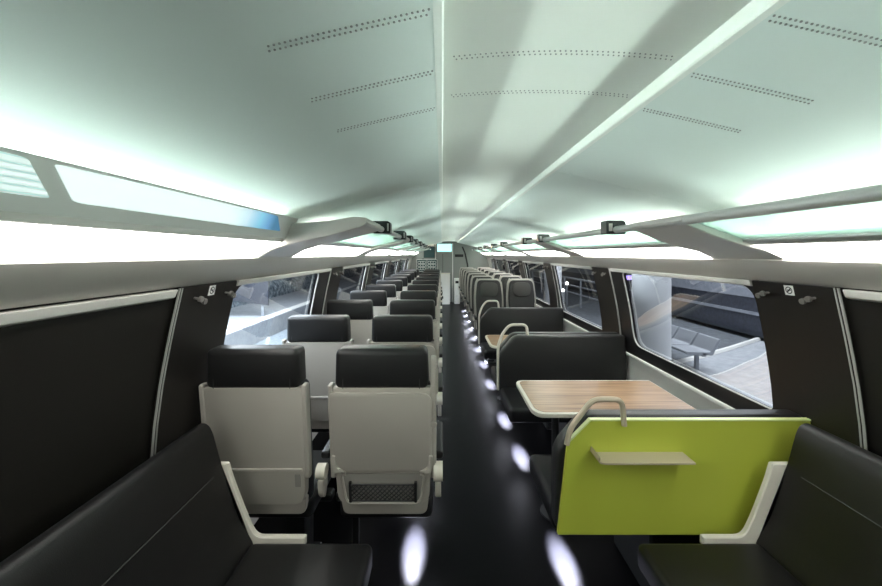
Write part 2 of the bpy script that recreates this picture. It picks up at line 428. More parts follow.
# windows
wn = 0
for side, sn in SIDES:
    # rail of the blind in the near bay
    bm = NB(); z = 1.452
    prism(bm, roundpoly([(WX(side, z+0.018, 0.0), z+0.018), (WX(side, z+0.018, 0.034), z+0.018), (WX(side, z-0.02, 0.030), z-0.012), (WX(side, z-0.02, 0.0), z-0.02)], 0.006), 'y', Y0, PIL[0]-0.03)
    tag(link(trim_name(), bm, 'rail'), kind='structure')
    for i, y in enumerate(PIL):
        ya, yb = y+PW-0.03, (PIL[i+1]+0.02 if i+1 < len(PIL) else Y1-0.98)
        if yb-ya < 0.5: continue
        ga, gb = y+PW+0.01, y+(1.69 if side > 0 else 1.62)
        if i == len(PIL)-1: gb = yb-0.12
        z0, z1, zb, zt = 0.757, 1.474, 0.845, 1.452
        wn += 1
        # glass pane
        root = None
        bm = NB(); zs = [zb-0.02+(zt-zb+0.04)*k/10 for k in range(11)]
        inner = roundpoly([(ga, zb), (gb, zb), (gb, zt), (ga, zt)], [0.03, 0.13, 0.05, 0.10], 8)
        dense = []
        for (p, q) in zip(inner, inner[1:]+inner[:1]):
            L = math.dist(p, q); k = max(1, int(L/0.08))
            for j in range(k): dense.append((p[0]+(q[0]-p[0])*j/k, p[1]+(q[1]-p[1])*j/k))
        def outer(p):
            # the matching point on the outer rectangle
            yy, zz = p
            cand = []
            if zz <= zb+0.001: return (min(max(yy, ya), yb), z0)
            if zz >= zt-0.001: return (yy, z1)
            if yy <= ga+0.001: return (ya, zz)
            if yy >= gb-0.001: return (yb, zz)
            cy, cz = (ga+gb)/2, (zb+zt)/2
            dy, dz = yy-cy, zz-cz
            hy = (yb-cy) if dy > 0 else (cy-ya); hz = (z1-cz) if dz > 0 else (cz-z0)
            # corner arc: slide along the border by the arc angle
            R = 0.13; ey = (gb if dy > 0 else ga); ez = (zt if dz > 0 else zb)
            ty, tz = abs(ey-yy), abs(ez-zz)
            if ty > tz: return (yy+(1 if dy > 0 else -1)*(0), z1 if dz > 0 else z0) if ty > 0.045 else ((yb if dy > 0 else ya), z1 if dz > 0 else z0)
            return ((yb if dy > 0 else ya), zz) if tz > 0.045 else ((yb if dy > 0 else ya), z1 if dz > 0 else z0)
        bm = NB()
        layers = []
        for off, ins in ((0.014, False), (0.014, True), (-0.02, True)):
            layers.append([bm.verts.new((WX(side, q[1], off), q[0], q[1])) for q in [(p if ins else outer(p)) for p in dense]])
        N = len(dense)
        for A, B in zip(layers, layers[1:]):
            for k in range(N):
                try: bm.faces.new((A[k], A[(k+1) % N], B[(k+1) % N], B[k]))
                except ValueError: pass
        bmesh.ops.remove_doubles(bm, verts=bm.verts, dist=1e-5)
        fr = tag(link('window_%d' % wn, bm, 'rubber'), kind='structure')
        bm = NB(); ring = [(WX(side, p[1], 0.006), p[0], p[1]) for p in dense]; ring.append(ring[0])
        tube(bm, ring, 0.006, 6, cap=False); link('metal_bead', bm, 'rail', fr)
        bm = NB()
        zs = [zb-0.01+(zt-zb+0.02)*k/10 for k in range(11)]
        A = [bm.verts.new((WX(side, z, -0.016), ga-0.02, z)) for z in zs]; B = [bm.verts.new((WX(side, z, -0.016), gb+0.02, z)) for z in zs]
        for k in range(10): bm.faces.new((A[k], A[k+1], B[k+1], B[k]))
        link('glass_pane', bm, 'glass', fr)
        bm = NB(); z = 1.456
        prism(bm, roundpoly([(WX(side, z+0.018, 0.0), z+0.018), (WX(side, z+0.018, 0.030), z+0.018), (WX(side, z-0.012, 0.028), z-0.008), (WX(side, z-0.012, 0.0), z-0.012)], 0.006), 'y', y+PW+0.005, (PIL[i+1]-0.02 if i+1 < len(PIL) else yb))
        link('blind_rail', bm, 'rail', fr)

# back wall behind the camera
bm = NB(); box(bm, XC-1.45, XC+1.45, Y0-0.06, Y0, 0, 2.1); tag(link('wall_back', bm, 'endwall', smooth=0), kind='structure')

# end wall at the far end with a door, screens and boards
E = Y1
bm = NB(); prism(bm, [(0.36, 0), (XC+1.4, 0), (XC+1.4, 1.55), (XC+0.9, 1.85), (0.36, 2.08)], 'y', E, E+0.06)
prism(bm, [(-0.22, 0), (XC-1.4, 0), (XC-1.4, 1.55), (XC-0.9, 1.85), (-0.22, 2.08)], 'y', E, E+0.06)
wf = tag(link('wall_front', bm, 'endwall', smooth=0), kind='structure')
bm = NB(); box(bm, -0.22, 0.36, E, E+0.06, 1.93, 2.08); link('door_lintel', bm, 'endwall', wf, smooth=0)
bm = NB(); box(bm, -0.22, 0.36, E+0.05, E+0.09, 0, 1.95)
dr = tag(link('door_1', bm, 'endwall', smooth=0), kind='structure')
for x in (-0.22, 0.355):
    bm = NB(); box(bm, x-0.012, x+0.012, E-0.012, E+0.05, 0, 1.95, 0.004); link('door_frame', bm, 'white', dr)
bm = NB(); box(bm, 0.02, 0.032, E+0.038, E+0.052, 0.95, 1.60); link('door_edge', bm, 'darkwall', dr, smooth=0)
for side in (1, -1):
    q = [(0.45, 1.84), (0.54, 1.62), (0.62, 1.25), (0.67, 0.7)] if side > 0 else [(0.90, 1.45), (0.96, 1.25), (1.0, 1.0), (1.02, 0.7)]
    bm = NB(); prism(bm, [(UX(side, u), z) for u, z in q]+[(UX(side, u-0.05), z) for u, z in reversed(q)], 'y', E-0.03, E+0.001); link('curved_post', bm, 'black', wf)
t = thing('information_screen', 'glowing pale cyan screen above the door at the far end', 'screen', (0.08, E, 1.62))
bm = NB(); box(bm, -0.26, 0.26, -0.07, 0.0, 0, 0.33, 0.008); link('case', bm, 'endwall', t)
bm = NB(); box(bm, -0.24, 0.24, -0.076, -0.069, 0.06, 0.31); link('lit_display', bm, 'screen', t, smooth=0)
t = thing('notice_board', 'dark green board on the far end wall left of the lit screen', 'board', (-0.42, E, 1.47))
bm = NB(); box(bm, -0.19, 0.19, -0.025, 0.0, 0, 0.37, 0.006); link('frame', bm, 'black', t)
bm = NB(); box(bm, -0.175, 0.175, -0.030, -0.024, 0.015, 0.355); link('board_face', bm, 'darkgreen', t, smooth=0)
t = thing('lattice_partition', 'pale lattice screen below the dark green board at the far end', 'screen', (-0.50, E-0.05, 0))
bm = NB(); box(bm, -0.34, 0.34, -0.02, 0.0, 1.02, 1.42); link('backing', bm, 'darkgreen', t, smooth=0)
bm = NB()
for a in (-0.34, -0.005, 0.33): box(bm, a, a+0.012, -0.032, -0.018, 1.02, 1.42)
for a in (1.02, 1.408): box(bm, -0.34, 0.34, -0.032, -0.018, a, a+0.012)
link('frame', bm, 'white', t, smooth=0)
bm = NB()
for cx in (-0.17, 0.165):
    for cz in (1.12, 1.22, 1.32):
        for dx in (-0.085, 0, 0.085):
            tube(bm, [(cx+dx+0.045*math.cos(2*PI*k/10), -0.026, cz+0.045*math.sin(2*PI*k/10)) for k in range(11)], 0.006, 4, cap=False)
tag(link('lattice', bm, 'white', t), kind='stuff')
bm = NB(); box(bm, -0.34, 0.34, -0.02, 0.0, 0.0, 1.02); link('lower_panel', bm, 'black', t, smooth=0)
t = thing('stair_partition', 'white stair partition standing in front of the far door', 'partition', (0.03, E-0.55, 0))
bm = NB(); prism(bm, roundpoly([(-0.20, 0), (0.22, 0), (0.22, 0.97), (-0.20, 0.97)], 0.03), 'y', 0, 0.04); link('panel', bm, 'white', t)
bm = NB(); box(bm, -0.21, 0.23, -0.01, 0.05, 0.97, 1.0, 0.008); link('top_cap', bm, 'cream', t)
bm = NB()
for k in range(5): box(bm, -0.12+0.02*k, -0.07+0.02*k, -0.02, 0.001, 0.78-0.15*k, 0.86-0.15*k, 0.006)
tag(link('dark_openings', bm, 'black', t), kind='stuff')
t = thing('wall_sign', 'small dark sign on the grey end wall right of the far door', 'sign', (0.57, E, 1.5))
bm = NB(); box(bm, -0.14, 0.14, -0.02, 0, 0, 0.09, 0.004); link('plate', bm, 'black', t)
t = thing('waste_bin', 'pale narrow bin by the aisle in front of the far end wall', 'bin', (0.48, E-0.35, 0))
bm = NB(); box(bm, -0.09, 0.09, -0.12, 0.12, 0, 0.82, 0.02); link('body', bm, 'white', t)
bm = NB(); box(bm, -0.05, 0.05, -0.124, -0.118, 0.66, 0.74); link('flap', bm, 'black', t, smooth=0)

def cove_lamp(side, x, z, ya, yb, parent):
    d = bpy.data.lights.new('cove_lamp', 'AREA'); d.shape = 'RECTANGLE'; d.size = 0.05; d.size_y = yb-ya
    d.energy = COVE_W*(yb-ya); d.color = (0.85, 1.0, 0.95); d.spread = math.radians(46)
    o = bpy.data.objects.new('cove_lamp', d); COL.objects.link(o); o.parent = parent
    o.location = (x, (ya+yb)/2, z); v = Vector((-side*0.97, 0, 0.21)).normalized()
    yv = Vector((0, 1, 0)); zv = -v; xv = yv.cross(zv)
    o.rotation_euler = Matrix((xv, yv, zv)).transposed().to_euler()
# ------------------------------------------------------------------ racks, light panels, cabinet
TUBE = {-1: (-0.374, 1.752), 1: (0.98, 1.737)}
BACK = {s: (UX(s, 0.955), 1.672 if s < 0 else 1.655) for s in (-1, 1)}
LT = {s: (UX(s, 0.985), 1.660 if s < 0 else 1.642) for s in (-1, 1)}
LB = {s: (UX(s, 1.128), 1.578) for s in (-1, 1)}
AW = 0.40
for side, sn in SIDES:
    tx, tz = TUBE[side]; bx, bz = BACK[side]
    arms = ARM[side]
    r = thing('luggage_rack', 'long overhead luggage rack with grey arms along the %s windows' % sn, 'luggage rack', (0, 0, 0))
    bm = NB()
    ys = (arms[0]+0.02 if side < 0 else Y0+0.02)
    cyl(bm, (tx, ys, tz), (tx, Y1-0.3, tz), 0.019, 14); link('rail_tube', bm, 'alu', r)
    for a in arms:
        ex, ez = UX(side, 1.15), 1.565
        low = [(ex, ez), (UX(side, 1.05), 1.612 if side > 0 else 1.622), (bx, bz-0.022), ((bx+tx)/2, (bz+tz)/2-0.026), (tx+side*0.01, tz-0.024)]
        top = [(tx-side*0.022, tz-0.005), (tx-side*0.015, tz+0.020), (tx+side*0.05, tz+0.024), ((bx+tx)/2, (bz+tz)/2+0.045), (bx, bz+0.075), (ex, 1.66)]
        bm = NB(); prism(bm, low+top, 'y', a, a+AW, 0.004, 1); link('arm', bm, 'rack', r)
    ends = ([Y0+0.02] if side > 0 else [])+[a for a in arms]+[Y1-0.35]
    spans = []
    if side > 0: spans.append((Y0+0.02, arms[0]))
    for i, a in enumerate(arms): spans.append((a+AW, arms[i+1] if i+1 < len(arms) else Y1-0.32))
    for a, b in spans:
        bm = NB(); prism(bm, [(tx+side*0.016, tz-0.004), (bx, bz+0.004), (bx, bz+0.012), (tx+side*0.016, tz+0.004)], 'y', a, b); link('glass_shelf', bm, 'shelfglass', r, smooth=0)
        bm = NB(); prism(bm, [(bx-side*0.004, bz-0.004), (bx+side*0.03, bz-0.016), (bx+side*0.03, bz+0.012), (bx-side*0.004, bz+0.022)], 'y', a, b, 0.003, 1); link('back_bar', bm, 'alu', r)
        bm = NB(); prism(bm, [(UX(side, 1.02), 1.668), (UX(side, 1.075), 1.648), (UX(side, 1.085), 1.672), (UX(side, 1.03), 1.692)], 'y', a+0.02, b-0.02); link('uplight', bm, 'uplight', r, smooth=0)
        cove_lamp(side, UX(side, 1.035), 1.694, a+0.03, b-0.03, r)
    # luminous panels, one to a bay
    sp2 = list(spans)
    if side < 0: sp2 = [(Y0+0.02, arms[0]-0.02)]+sp2
    for i, (a, b) in enumerate(sp2):
        t = thing('light_panel', '%s luminous white panel from the camera above the %s windows' % (ORD[i], sn), 'light', (0, 0, 0), 'luminous panels along the windows')
        (ax, az), (cx, cz) = LT[side], LB[side]
        if side < 0 and i == 0: ax, az, cx, cz = -0.745, 1.661, -0.885, 1.58
        bm = NB(); prism(bm, [(ax, az), (cx, cz), (cx+side*0.004, cz+0.01), (ax+side*0.004, az+0.01)], 'y', a, b); link('diffuser', bm, 'panel_light', t, smooth=0)
        bm = NB(); prism(bm, [(ax-side*0.004, az-0.004), (ax+side*0.004, az-0.006), (ax+side*0.004, az+0.012), (ax-side*0.004, az+0.012)], 'y', a, b); link('frame', bm, 'rack', t, smooth=0)

# reservation display boxes on the tubes
def display(side, y, i, sn):
    tx, tz = TUBE[side]
    t = thing('display_box', '%s small black display box from the camera on the %s rack tube' % (ORD[i], sn), 'display', (tx, y, tz), 'display boxes on the rack tubes')
    bm = NB(); prism(bm, roundpoly([(-0.055, -0.024), (0.055, -0.024), (0.055, 0.052), (-0.055, 0.052)], [0.008, 0.008, 0.025, 0.008]), 'y', -0.04, 0.04, 0.003, 1)
    link('housing', bm, 'greenblack', t)
    bm = NB(); box(bm, -0.042, -0.022, -0.042, -0.038, -0.008, 0.034) if side > 0 else box(bm, 0.036, 0.046, -0.042, -0.038, -0.010, 0.036)
    link('window', bm, 'lowwall' if side > 0 else 'alu', t, smooth=0)
for i, y in enumerate([2.12, 3.59, 4.27, 5.85, 6.97, 8.24, 9.5, 11.0]): display(1, y, i, 'right')
for i, y in enumerate([2.32, 3.3, 4.1, 5.0, 6.0, 7.2, 8.5, 10.0]): display(-1, y, i, 'left')

# closed cabinet with backlit panes in the near left bay
t = thing('overhead_cabinet', 'grey overhead cabinet with backlit frosted panes on the near left', 'cabinet', (0, 0, 0))
FT, FB = (-0.700, 1.771), (-0.745, 1.664)
def F(s, off=0.0):   # s 0 bottom .. 1 top on the face
    nx, nz = 0.89, -0.455
    return (FB[0]+(FT[0]-FB[0])*s+nx*off, FB[1]+(FT[1]-FB[1])*s+nz*off)
bm = NB(); prism(bm, [F(0), F(1), (F(1)[0]-0.02, F(1)[1]+0.002), (F(0)[0]-0.03, F(0)[1]+0.002)], 'y', Y0+0.02, 1.78)
link('front', bm, 'cabinet', t, smooth=0)
bm = NB(); prism(bm, [F(0), F(1), (F(1)[0]-0.2, F(1)[1]-0.02), (F(0)[0]-0.14, F(0)[1])], 'y', 1.775, 1.80); link('end_cheek', bm, 'cabinet', t, smooth=0)
def cab_pane(ya, yb, m, sa=0.03, sb=0.03):
    lo, hi = 0.37, 0.93
    pts = roundpoly([(ya+sa, lo), (yb+sb, lo), (yb-sb, hi), (ya-sa, hi)], 0.03, 4)
    bm = NB(); A = [bm.verts.new((F(s, 0.003)[0], y, F(s, 0.003)[1])) for y, s in pts]; B = [bm.verts.new((F(s, -0.003)[0], y, F(s, -0.003)[1])) for y, s in pts]
    bm.faces.new(A); N = len(A)
    for k in range(N): bm.faces.new((A[k], A[(k+1) % N], B[(k+1) % N], B[k]))
    return link('frosted_pane', bm, m, t, smooth=0)
cab_pane(-0.5, 0.655, 'pane_stripe'); 
o = cab_pane(0.70, 1.62, 'pane_blue', 0.03, 0.04); o['label'] = 'frosted pane with a blue print at its far end'
bm = NB(); prism(bm, [(-0.745, 1.740), (-0.80, 1.725), (-0.805, 1.742), (-0.75, 1.757)], 'y', -0.6, 1.72); link('uplight', bm, 'uplight', t, smooth=0)
cove_lamp(-1, -0.745, 1.766, -0.6, 1.72, t)

# ------------------------------------------------------------------ seats on the left (seen from behind)
def lean(x, y, z): return (x, y+(1.02-z)*0.12, z)
def make_seat(aisle):
    t = thing('train_chair', '', 'seat')
    bm = NB()
    prism(bm, roundpoly([(-0.205, 0.47), (0.205, 0.47), (0.232, 1.02), (-0.232, 1.02)], [0.06, 0.06, 0.012, 0.012]), 'y', 0.0, 0.045, 0.006, 2, lean)
    link('shell', bm, 'shell', t)
    bm = NB(); box(bm, -0.203, 0.203, -0.005, 0.105, 1.015, 1.19, 0.026, 4, lambda x, y, z: (x*(1-0.25*max(0, z-1.09)), y+(1.02-z)*0.12+max(0, z-1.1)*0.15, z))
    hd = link('headrest', bm, 'leather2', t)
    for s in (-0.165, 0.165):
        bm = NB(); tube(bm, [(s, -0.008, 1.02), (s, -0.0065, 1.10), (s*0.99, 0.004, 1.16), (s*0.985, 0.04, 1.192)], 0.0016, 5)
        link('stitching', bm, 'stitch', hd)
    bm = NB(); box(bm, -0.212, 0.212, 0.045, 0.125, 0.44, 1.03, 0.03, 3, lean); link('backrest', bm, 'leather', t)
    bm = NB(); box(bm, -0.218, 0.218, 0.12, 0.56, 0.36, 0.465, 0.03, 3); link('cushion', bm, 'leather', t)
    # lower skirt of the shell
    bm = NB(); prism(bm, roundpoly([(-0.19, 0.40), (0.19, 0.40), (0.205, 0.50), (-0.205, 0.50)], 0.03), 'y', 0.03, 0.10, 0.006, 2, lean); link('under_shell', bm, 'shell', t)
    for s in (-1, 1):
        bm = NB(); prism(bm, roundpoly([(-0.006, 0.6), (0.03, 0.6), (0.045, 1.02), (0.04, 1.035), (-0.004, 1.035)], 0.012), 'x', s*0.222-0.010, s*0.222+0.010, 0.004, 1, lean)
        link('side_rib', bm, 'shell', t)
    if aisle:
        bm = NB(); prism(bm, roundpoly([(-0.215, 0.645), (0.215, 0.645), (0.218, 1.0), (-0.222, 1.005)], [0.01, 0.01, 0.045, 0.02]), 'y', -0.016, -0.001, 0.004, 2, lean)
        tr = link('tray_table', bm, 'tray', t)
        for s in (-1, 1):
            bm = NB(); prism(bm, roundpoly([(s*0.214, 0.635), (s*0.160, 0.640), (s*0.198, 0.665), (s*0.205, 0.72), (s*0.222, 0.72)], 0.008), 'y', -0.026, -0.012, 0.004, 1, lean)
            link('tray_hinge', bm, 'tray', tr)
        bm = NB(); cyl(bm, (0.226, -0.02, 0.86), (0.226, -0.004, 0.862), 0.014, 12)
        for v in bm.verts: v.co = Vector(lean(*v.co))
        link('tray_latch', bm, 'tray', tr)
        # pocket
        out = roundpoly([(-0.185, 0.625), (-0.165, 0.485), (0.165, 0.485), (0.185, 0.625)], [0.02, 0.03, 0.03, 0.02])
        bm = NB(); prism(bm, out, 'y', -0.004, 0.002, 0, 1, lean); pk = link('pocket', bm, 'netback', t, smooth=0)
        bm = NB(); tube(bm, [lean(x, -0.006, z) for x, z in out], 0.007, 6); link('pocket_rim', bm, 'shell', pk)
        bm = NB()
        x0, x1, za, zb_ = -0.145, 0.145, 0.50, 0.578
        for k in range(-4, 15):
            for d in (1, -1):
                xa = x0+0.0207*k; xb = xa+0.078*1.0
                p = [(xa, za), (xb, zb_)] if d > 0 else [(xa, zb_), (xb, za)]
                (ax, az), (cx, cz) = p
                if ax < x0: f = (x0-ax)/(cx-ax); az = az+(cz-az)*f; ax = x0
                if cx > x1: f = (x1-ax)/(cx-ax); cz = az+(cz-az)*f; cx = x1
                if cx-ax < 0.004: continue
                tube(bm, [lean(ax, -0.012, az), lean((ax+cx)/2, -0.018, (az+cz)/2), lean(cx, -0.012, cz)], 0.0024, 4)
        tube(bm, [lean(x, -0.012, z) for x, z in ((x0, za), (x1, za))], 0.004, 5); tube(bm, [lean(x, -0.013, z) for x, z in ((x0, zb_), (x1, zb_))], 0.004, 5)
        tag(link('net', bm, 'net', pk), kind='stuff')
        for x in (x0, x1):
            bm = NB(); tube(bm, [lean(x, -0.012, 0.495), lean(x, -0.012, 0.59)], 0.007, 6); link('net_post', bm, 'black', pk)
        # aisle side wing of the shell
        bm = NB(); prism(bm, roundpoly([(0.0, 0.66), (0.06, 0.60), (0.13, 0.80), (0.12, 1.10), (0.07, 1.155), (0.02, 1.14), (-0.004, 1.0)], 0.03), 'x', 0.212, 0.236, 0.006, 2, lean)
        link('side_wing', bm, 'shell', t)
    else:
        bm = NB(); prism(bm, roundpoly([(-0.228, 0.632), (0.20, 0.632), (0.20, 0.648), (-0.228, 0.648)], 0.004), 'y', -0.008, 0.001, 0.002, 1, lean); link('shell_lip', bm, 'tray', t)
        bm = NB(); box(bm, 0.165, 0.19, -0.004, 0.0, 0.56, 0.62, 0, 1, lean); link('vent', bm, 'netback', t, smooth=0)
    for s in (() if not aisle else (-1, 1)):
        ar = NB(); x = 0.245 if s > 0 else -0.275
        box(ar, x-0.022, x+0.022, 0.10, 0.42, 0.655, 0.69, 0.012, 3); a = link('armrest', ar, 'leather', t)
        bm = NB(); cyl(bm, (x-0.020, 0.055, 0.63), (x+0.020, 0.055, 0.63), 0.040 if s > 0 else 0.032, 20); link('armrest_hinge', bm, 'cream', a)
        bm = NB(); prism(bm, roundpoly([(0.03, 0.60), (0.10, 0.60), (0.10, 0.55), (0.07, 0.50), (0.04, 0.53)], 0.015), 'x', x-0.013, x+0.013, 0.004, 1); link('armrest_bracket', bm, 'shell', a)
    bm = NB()
    if aisle: box(bm, -0.285, -0.05, 0.30, 0.36, 0.325, 0.37, 0.008, 1); box(bm, -0.20, -0.17, 0.315, 0.345, 0, 0.33); link('cross_beam', bm, 'black', t)
    else: box(bm, 0.03, 0.13, 0.26, 0.40, 0.0, 0.37, 0.012, 2); box(bm, 0.0, 0.16, 0.22, 0.44, 0.0, 0.02, 0.006, 1); box(bm, -0.24, 0.255, 0.30, 0.36, 0.325, 0.368, 0.008, 1); link('pedestal', bm, 'black', t)
    return t
seatA, seatW = make_seat(True), make_seat(False)
ROWS = 11; PITCH = 0.83
for i in range(ROWS):
    y = 1.6+PITCH*i
    for proto, x, w in ((seatA, -0.262, 'aisle'), (seatW, -0.820, 'window')):
        o = proto if i == 0 else copy_tree(proto)
        o.location = (x, y, 0)
        extra = 'with folding tray' if w == 'aisle' else 'plain back'
        o['label'] = 'grey shelled %s seat, %s, in the %s left row from the camera' % (w, extra, ORD[i])
        o['group'] = 'left hand seats facing away'

# ------------------------------------------------------------------ seats on the right, facing the camera
def make_facing():
    t = thing('train_chair', '', 'seat')
    bm = NB(); prism(bm, roundpoly([(-0.20, 0.40), (0.20, 0.40), (0.215, 1.0), (0.185, 1.215), (-0.185, 1.215), (-0.215, 1.0)], [0.03, 0.03, 0.1, 0.06, 0.06, 0.1]), 'y', 0.0, 0.05, 0.012, 2, lean); link('shell', bm, 'shell', t)
    bm = NB(); prism(bm, roundpoly([(-0.185, 0.42), (0.185, 0.42), (0.20, 0.98), (0.17, 1.195), (-0.17, 1.195), (-0.20, 0.98)], [0.03, 0.03, 0.1, 0.06, 0.06, 0.1]), 'y', 0.045, 0.115, 0.018, 3, lean); link('backrest', bm, 'fabric', t)
    bm = NB(); prism(bm, roundpoly([(-0.13, 0.95), (0.13, 0.95), (0.14, 1.165), (-0.14, 1.165)], 0.09), 'y', 0.10, 0.128, 0.010, 3, lean); link('headrest', bm, 'oval', t)
    bm = NB(); box(bm, -0.205, 0.205, 0.12, 0.55, 0.36, 0.465, 0.03, 3); link('cushion', bm, 'fabric', t)
    for s in (-1, 1):
        bm = NB(); tube(bm, roundpath([(s*0.222, 0.10, 0.44), (s*0.222, 0.05, 0.95), (s*0.205, 0.03, 1.15), (s*0.17, 0.02, 1.222)], 0.05), 0.008, 6); link('edge_rim', bm, 'shell', t)
        bm = NB(); box(bm, s*0.228-0.017, s*0.228+0.017, 0.10, 0.42, 0.64, 0.68, 0.012, 2); a = link('armrest', bm, 'black', t)
        bm = NB(); cyl(bm, (s*0.228-0.017, 0.10, 0.62), (s*0.228+0.017, 0.10, 0.62), 0.04, 14); link('armrest_hinge', bm, 'cream', a)
    bm = NB(); box(bm, -0.05, 0.05, 0.20, 0.34, 0.0, 0.37, 0.012, 2); box(bm, -0.09, 0.09, 0.16, 0.40, 0.0, 0.02, 0.006, 1); link('pedestal', bm, 'black', t)
    return t
seatF = make_facing(); first = True
for i in range(7):
    y = 5.78+0.83*i
    for x, w in ((0.72, 'aisle'), (1.22, 'window')):
        o = seatF if first else copy_tree(seatF); first = False
        o.location = (x, y, 0); o.rotation_euler.z = PI
        o['label'] = '%s row %s seat facing the camera on the right, behind the benches' % (ORD[i], w)
        o['group'] = 'right hand seats facing the camera'

# ------------------------------------------------------------------ cross benches, tables, partition on the right
def bench(y, face, label, handle=True):
    """y = rear plane of the back; face +1 looks away from the camera, -1 looks at it"""
    t = thing('cross_bench', label, 'bench', (0, y, 0), 'cross benches on the right', 0)
    f = lambda a: face*a
    bm = NB()
    top = 0.897
    poly = roundpoly([(0.495, 0.40), (0.495, 0.745), (0.625, top), (1.585, top), (1.59, 0.40)], [0.02, 0.06, 0.05, 0.03, 0.02], 6)
    a, b = sorted((f(0.005), f(0.085)))
    prism(bm, poly, 'y', a, b, 0.018, 3); link('backrest', bm, 'leather3', t)
    bm = NB(); a, b = sorted((f(0.06), f(0.53)))
    box(bm, 0.50, 1.58, a, b, 0.345, 0.455, 0.03, 4); link('cushion', bm, 'leather', t)
    bm = NB(); a, b = sorted((f(0.08), f(0.45)))
    box(bm, 0.95, 1.57, a, b, 0.0, 0.35, 0.01, 1); link('base', bm, 'black', t)
    if handle:
        bm = NB(); yy = f(0.045)
        tube(bm, roundpath([(0.487, yy, 0.42), (0.487, yy, 0.80), (0.52, yy, 0.90), (0.585, yy, 0.985), (0.735, yy, 0.985), (0.745, yy, 0.88)], 0.04), 0.0125, 10)
        link('handle', bm, 'beige' if False else 'cream', t)
    return t
bench(1.605, 1, 'black leather bench behind the lime green partition, facing away', handle=False)
bench(3.26, -1, 'black leather bench facing the wood table, with a bent cream handle')
bench(3.28, 1, 'black bench facing away, back to back with the wood table bench', handle=False)
bench(4.90, -1, 'farther black bench facing the second table, in front of the seat rows')

def table(y, label, top=0.73):
    t = thing('table', label, 'table', (0.96, y, top-0.73), 'tables between the benches')
    w = 0.46
    out = roundpoly([(-w+0.03, -0.27), (w+0.01, -0.27), (w+0.01, 0.27), (-w+0.03, 0.27), (-w, 0.23), (-w, -0.21)], [0.03, 0.01, 0.01, 0.03, 0.03, 0.03])
    ins = roundpoly([(-w+0.05, -0.25), (w, -0.25), (w, 0.25), (-w+0.05, 0.25), (-w+0.022, 0.215), (-w+0.022, -0.195)], [0.03, 0.01, 0.01, 0.03, 0.03, 0.03])
    bm = NB(); prism(bm, out, 'z', 0.705, 0.730, 0.006, 2); tp = link('table_top', bm, 'cream', t)
    bm = NB(); prism(bm, ins, 'z', 0.7295, 0.7315); link('wood_inlay', bm, 'wood', tp, smooth=0)
    bm = NB(); b0 = 0.73-top; cyl(bm, (-0.26, 0, b0), (-0.26, 0, 0.71), 0.022, 14); cyl(bm, (-0.26, 0, b0), (-0.26, 0, b0+0.012), 0.09, 20); link('leg', bm, 'black', t)
    return t
table(2.285, 'wood topped table with cream rim between the two nearest benches')
table(4.08, 'farther cream edged table behind the second black bench', 0.65)

t = thing('partition', 'lime green partition with a beige handle and small shelf', 'partition', (0, 1.585, 0))
bm = NB(); prism(bm, roundpoly([(0.495, 0.395), (0.538, 0.785), (0.640, 0.888), (1.585, 0.888), (1.595, 0.395)], [0.008, 0.02, 0.02, 0.02, 0.008]), 'y', 0, 0.018, 0.003, 1); link('panel', bm, 'green', t)
bm = NB(); prism(bm, [(0.533, 0.781), (0.637, 0.886), (1.585, 0.886), (1.585, 0.892), (0.634, 0.892), (0.529, 0.785)], 'y', -0.004, 0.018); link('top_edge', bm, 'green_edge', t, smooth=0)
bm = NB(); tube(bm, roundpath([(0.530, -0.012, 0.79), (0.545, -0.012, 0.86), (0.640, -0.012, 0.982), (0.765, -0.012, 0.982), (0.775, -0.012, 0.87)], 0.035), 0.0115, 10); link('handle', bm, 'beige', t)
bm = NB()
pts = [(0.640, 0.778), (0.634, 0.765), (0.640, 0.757), (0.66, 0.752), (1.03, 0.752)]
up = roundpath([(p[0], 0, p[1]) for p in pts], 0.012)
poly = [(p.x, p.z) for p in up]+[(p.x, p.z-0.007) for p in reversed(up)]
prism(bm, poly, 'y', -0.085, 0.001); sh = link('shelf', bm, 'beige', t)
bm = NB(); box(bm, 0.70, 1.0, -0.004, 0.001, 0.725, 0.748); link('shelf_bracket', bm, 'beige', sh, smooth=0)

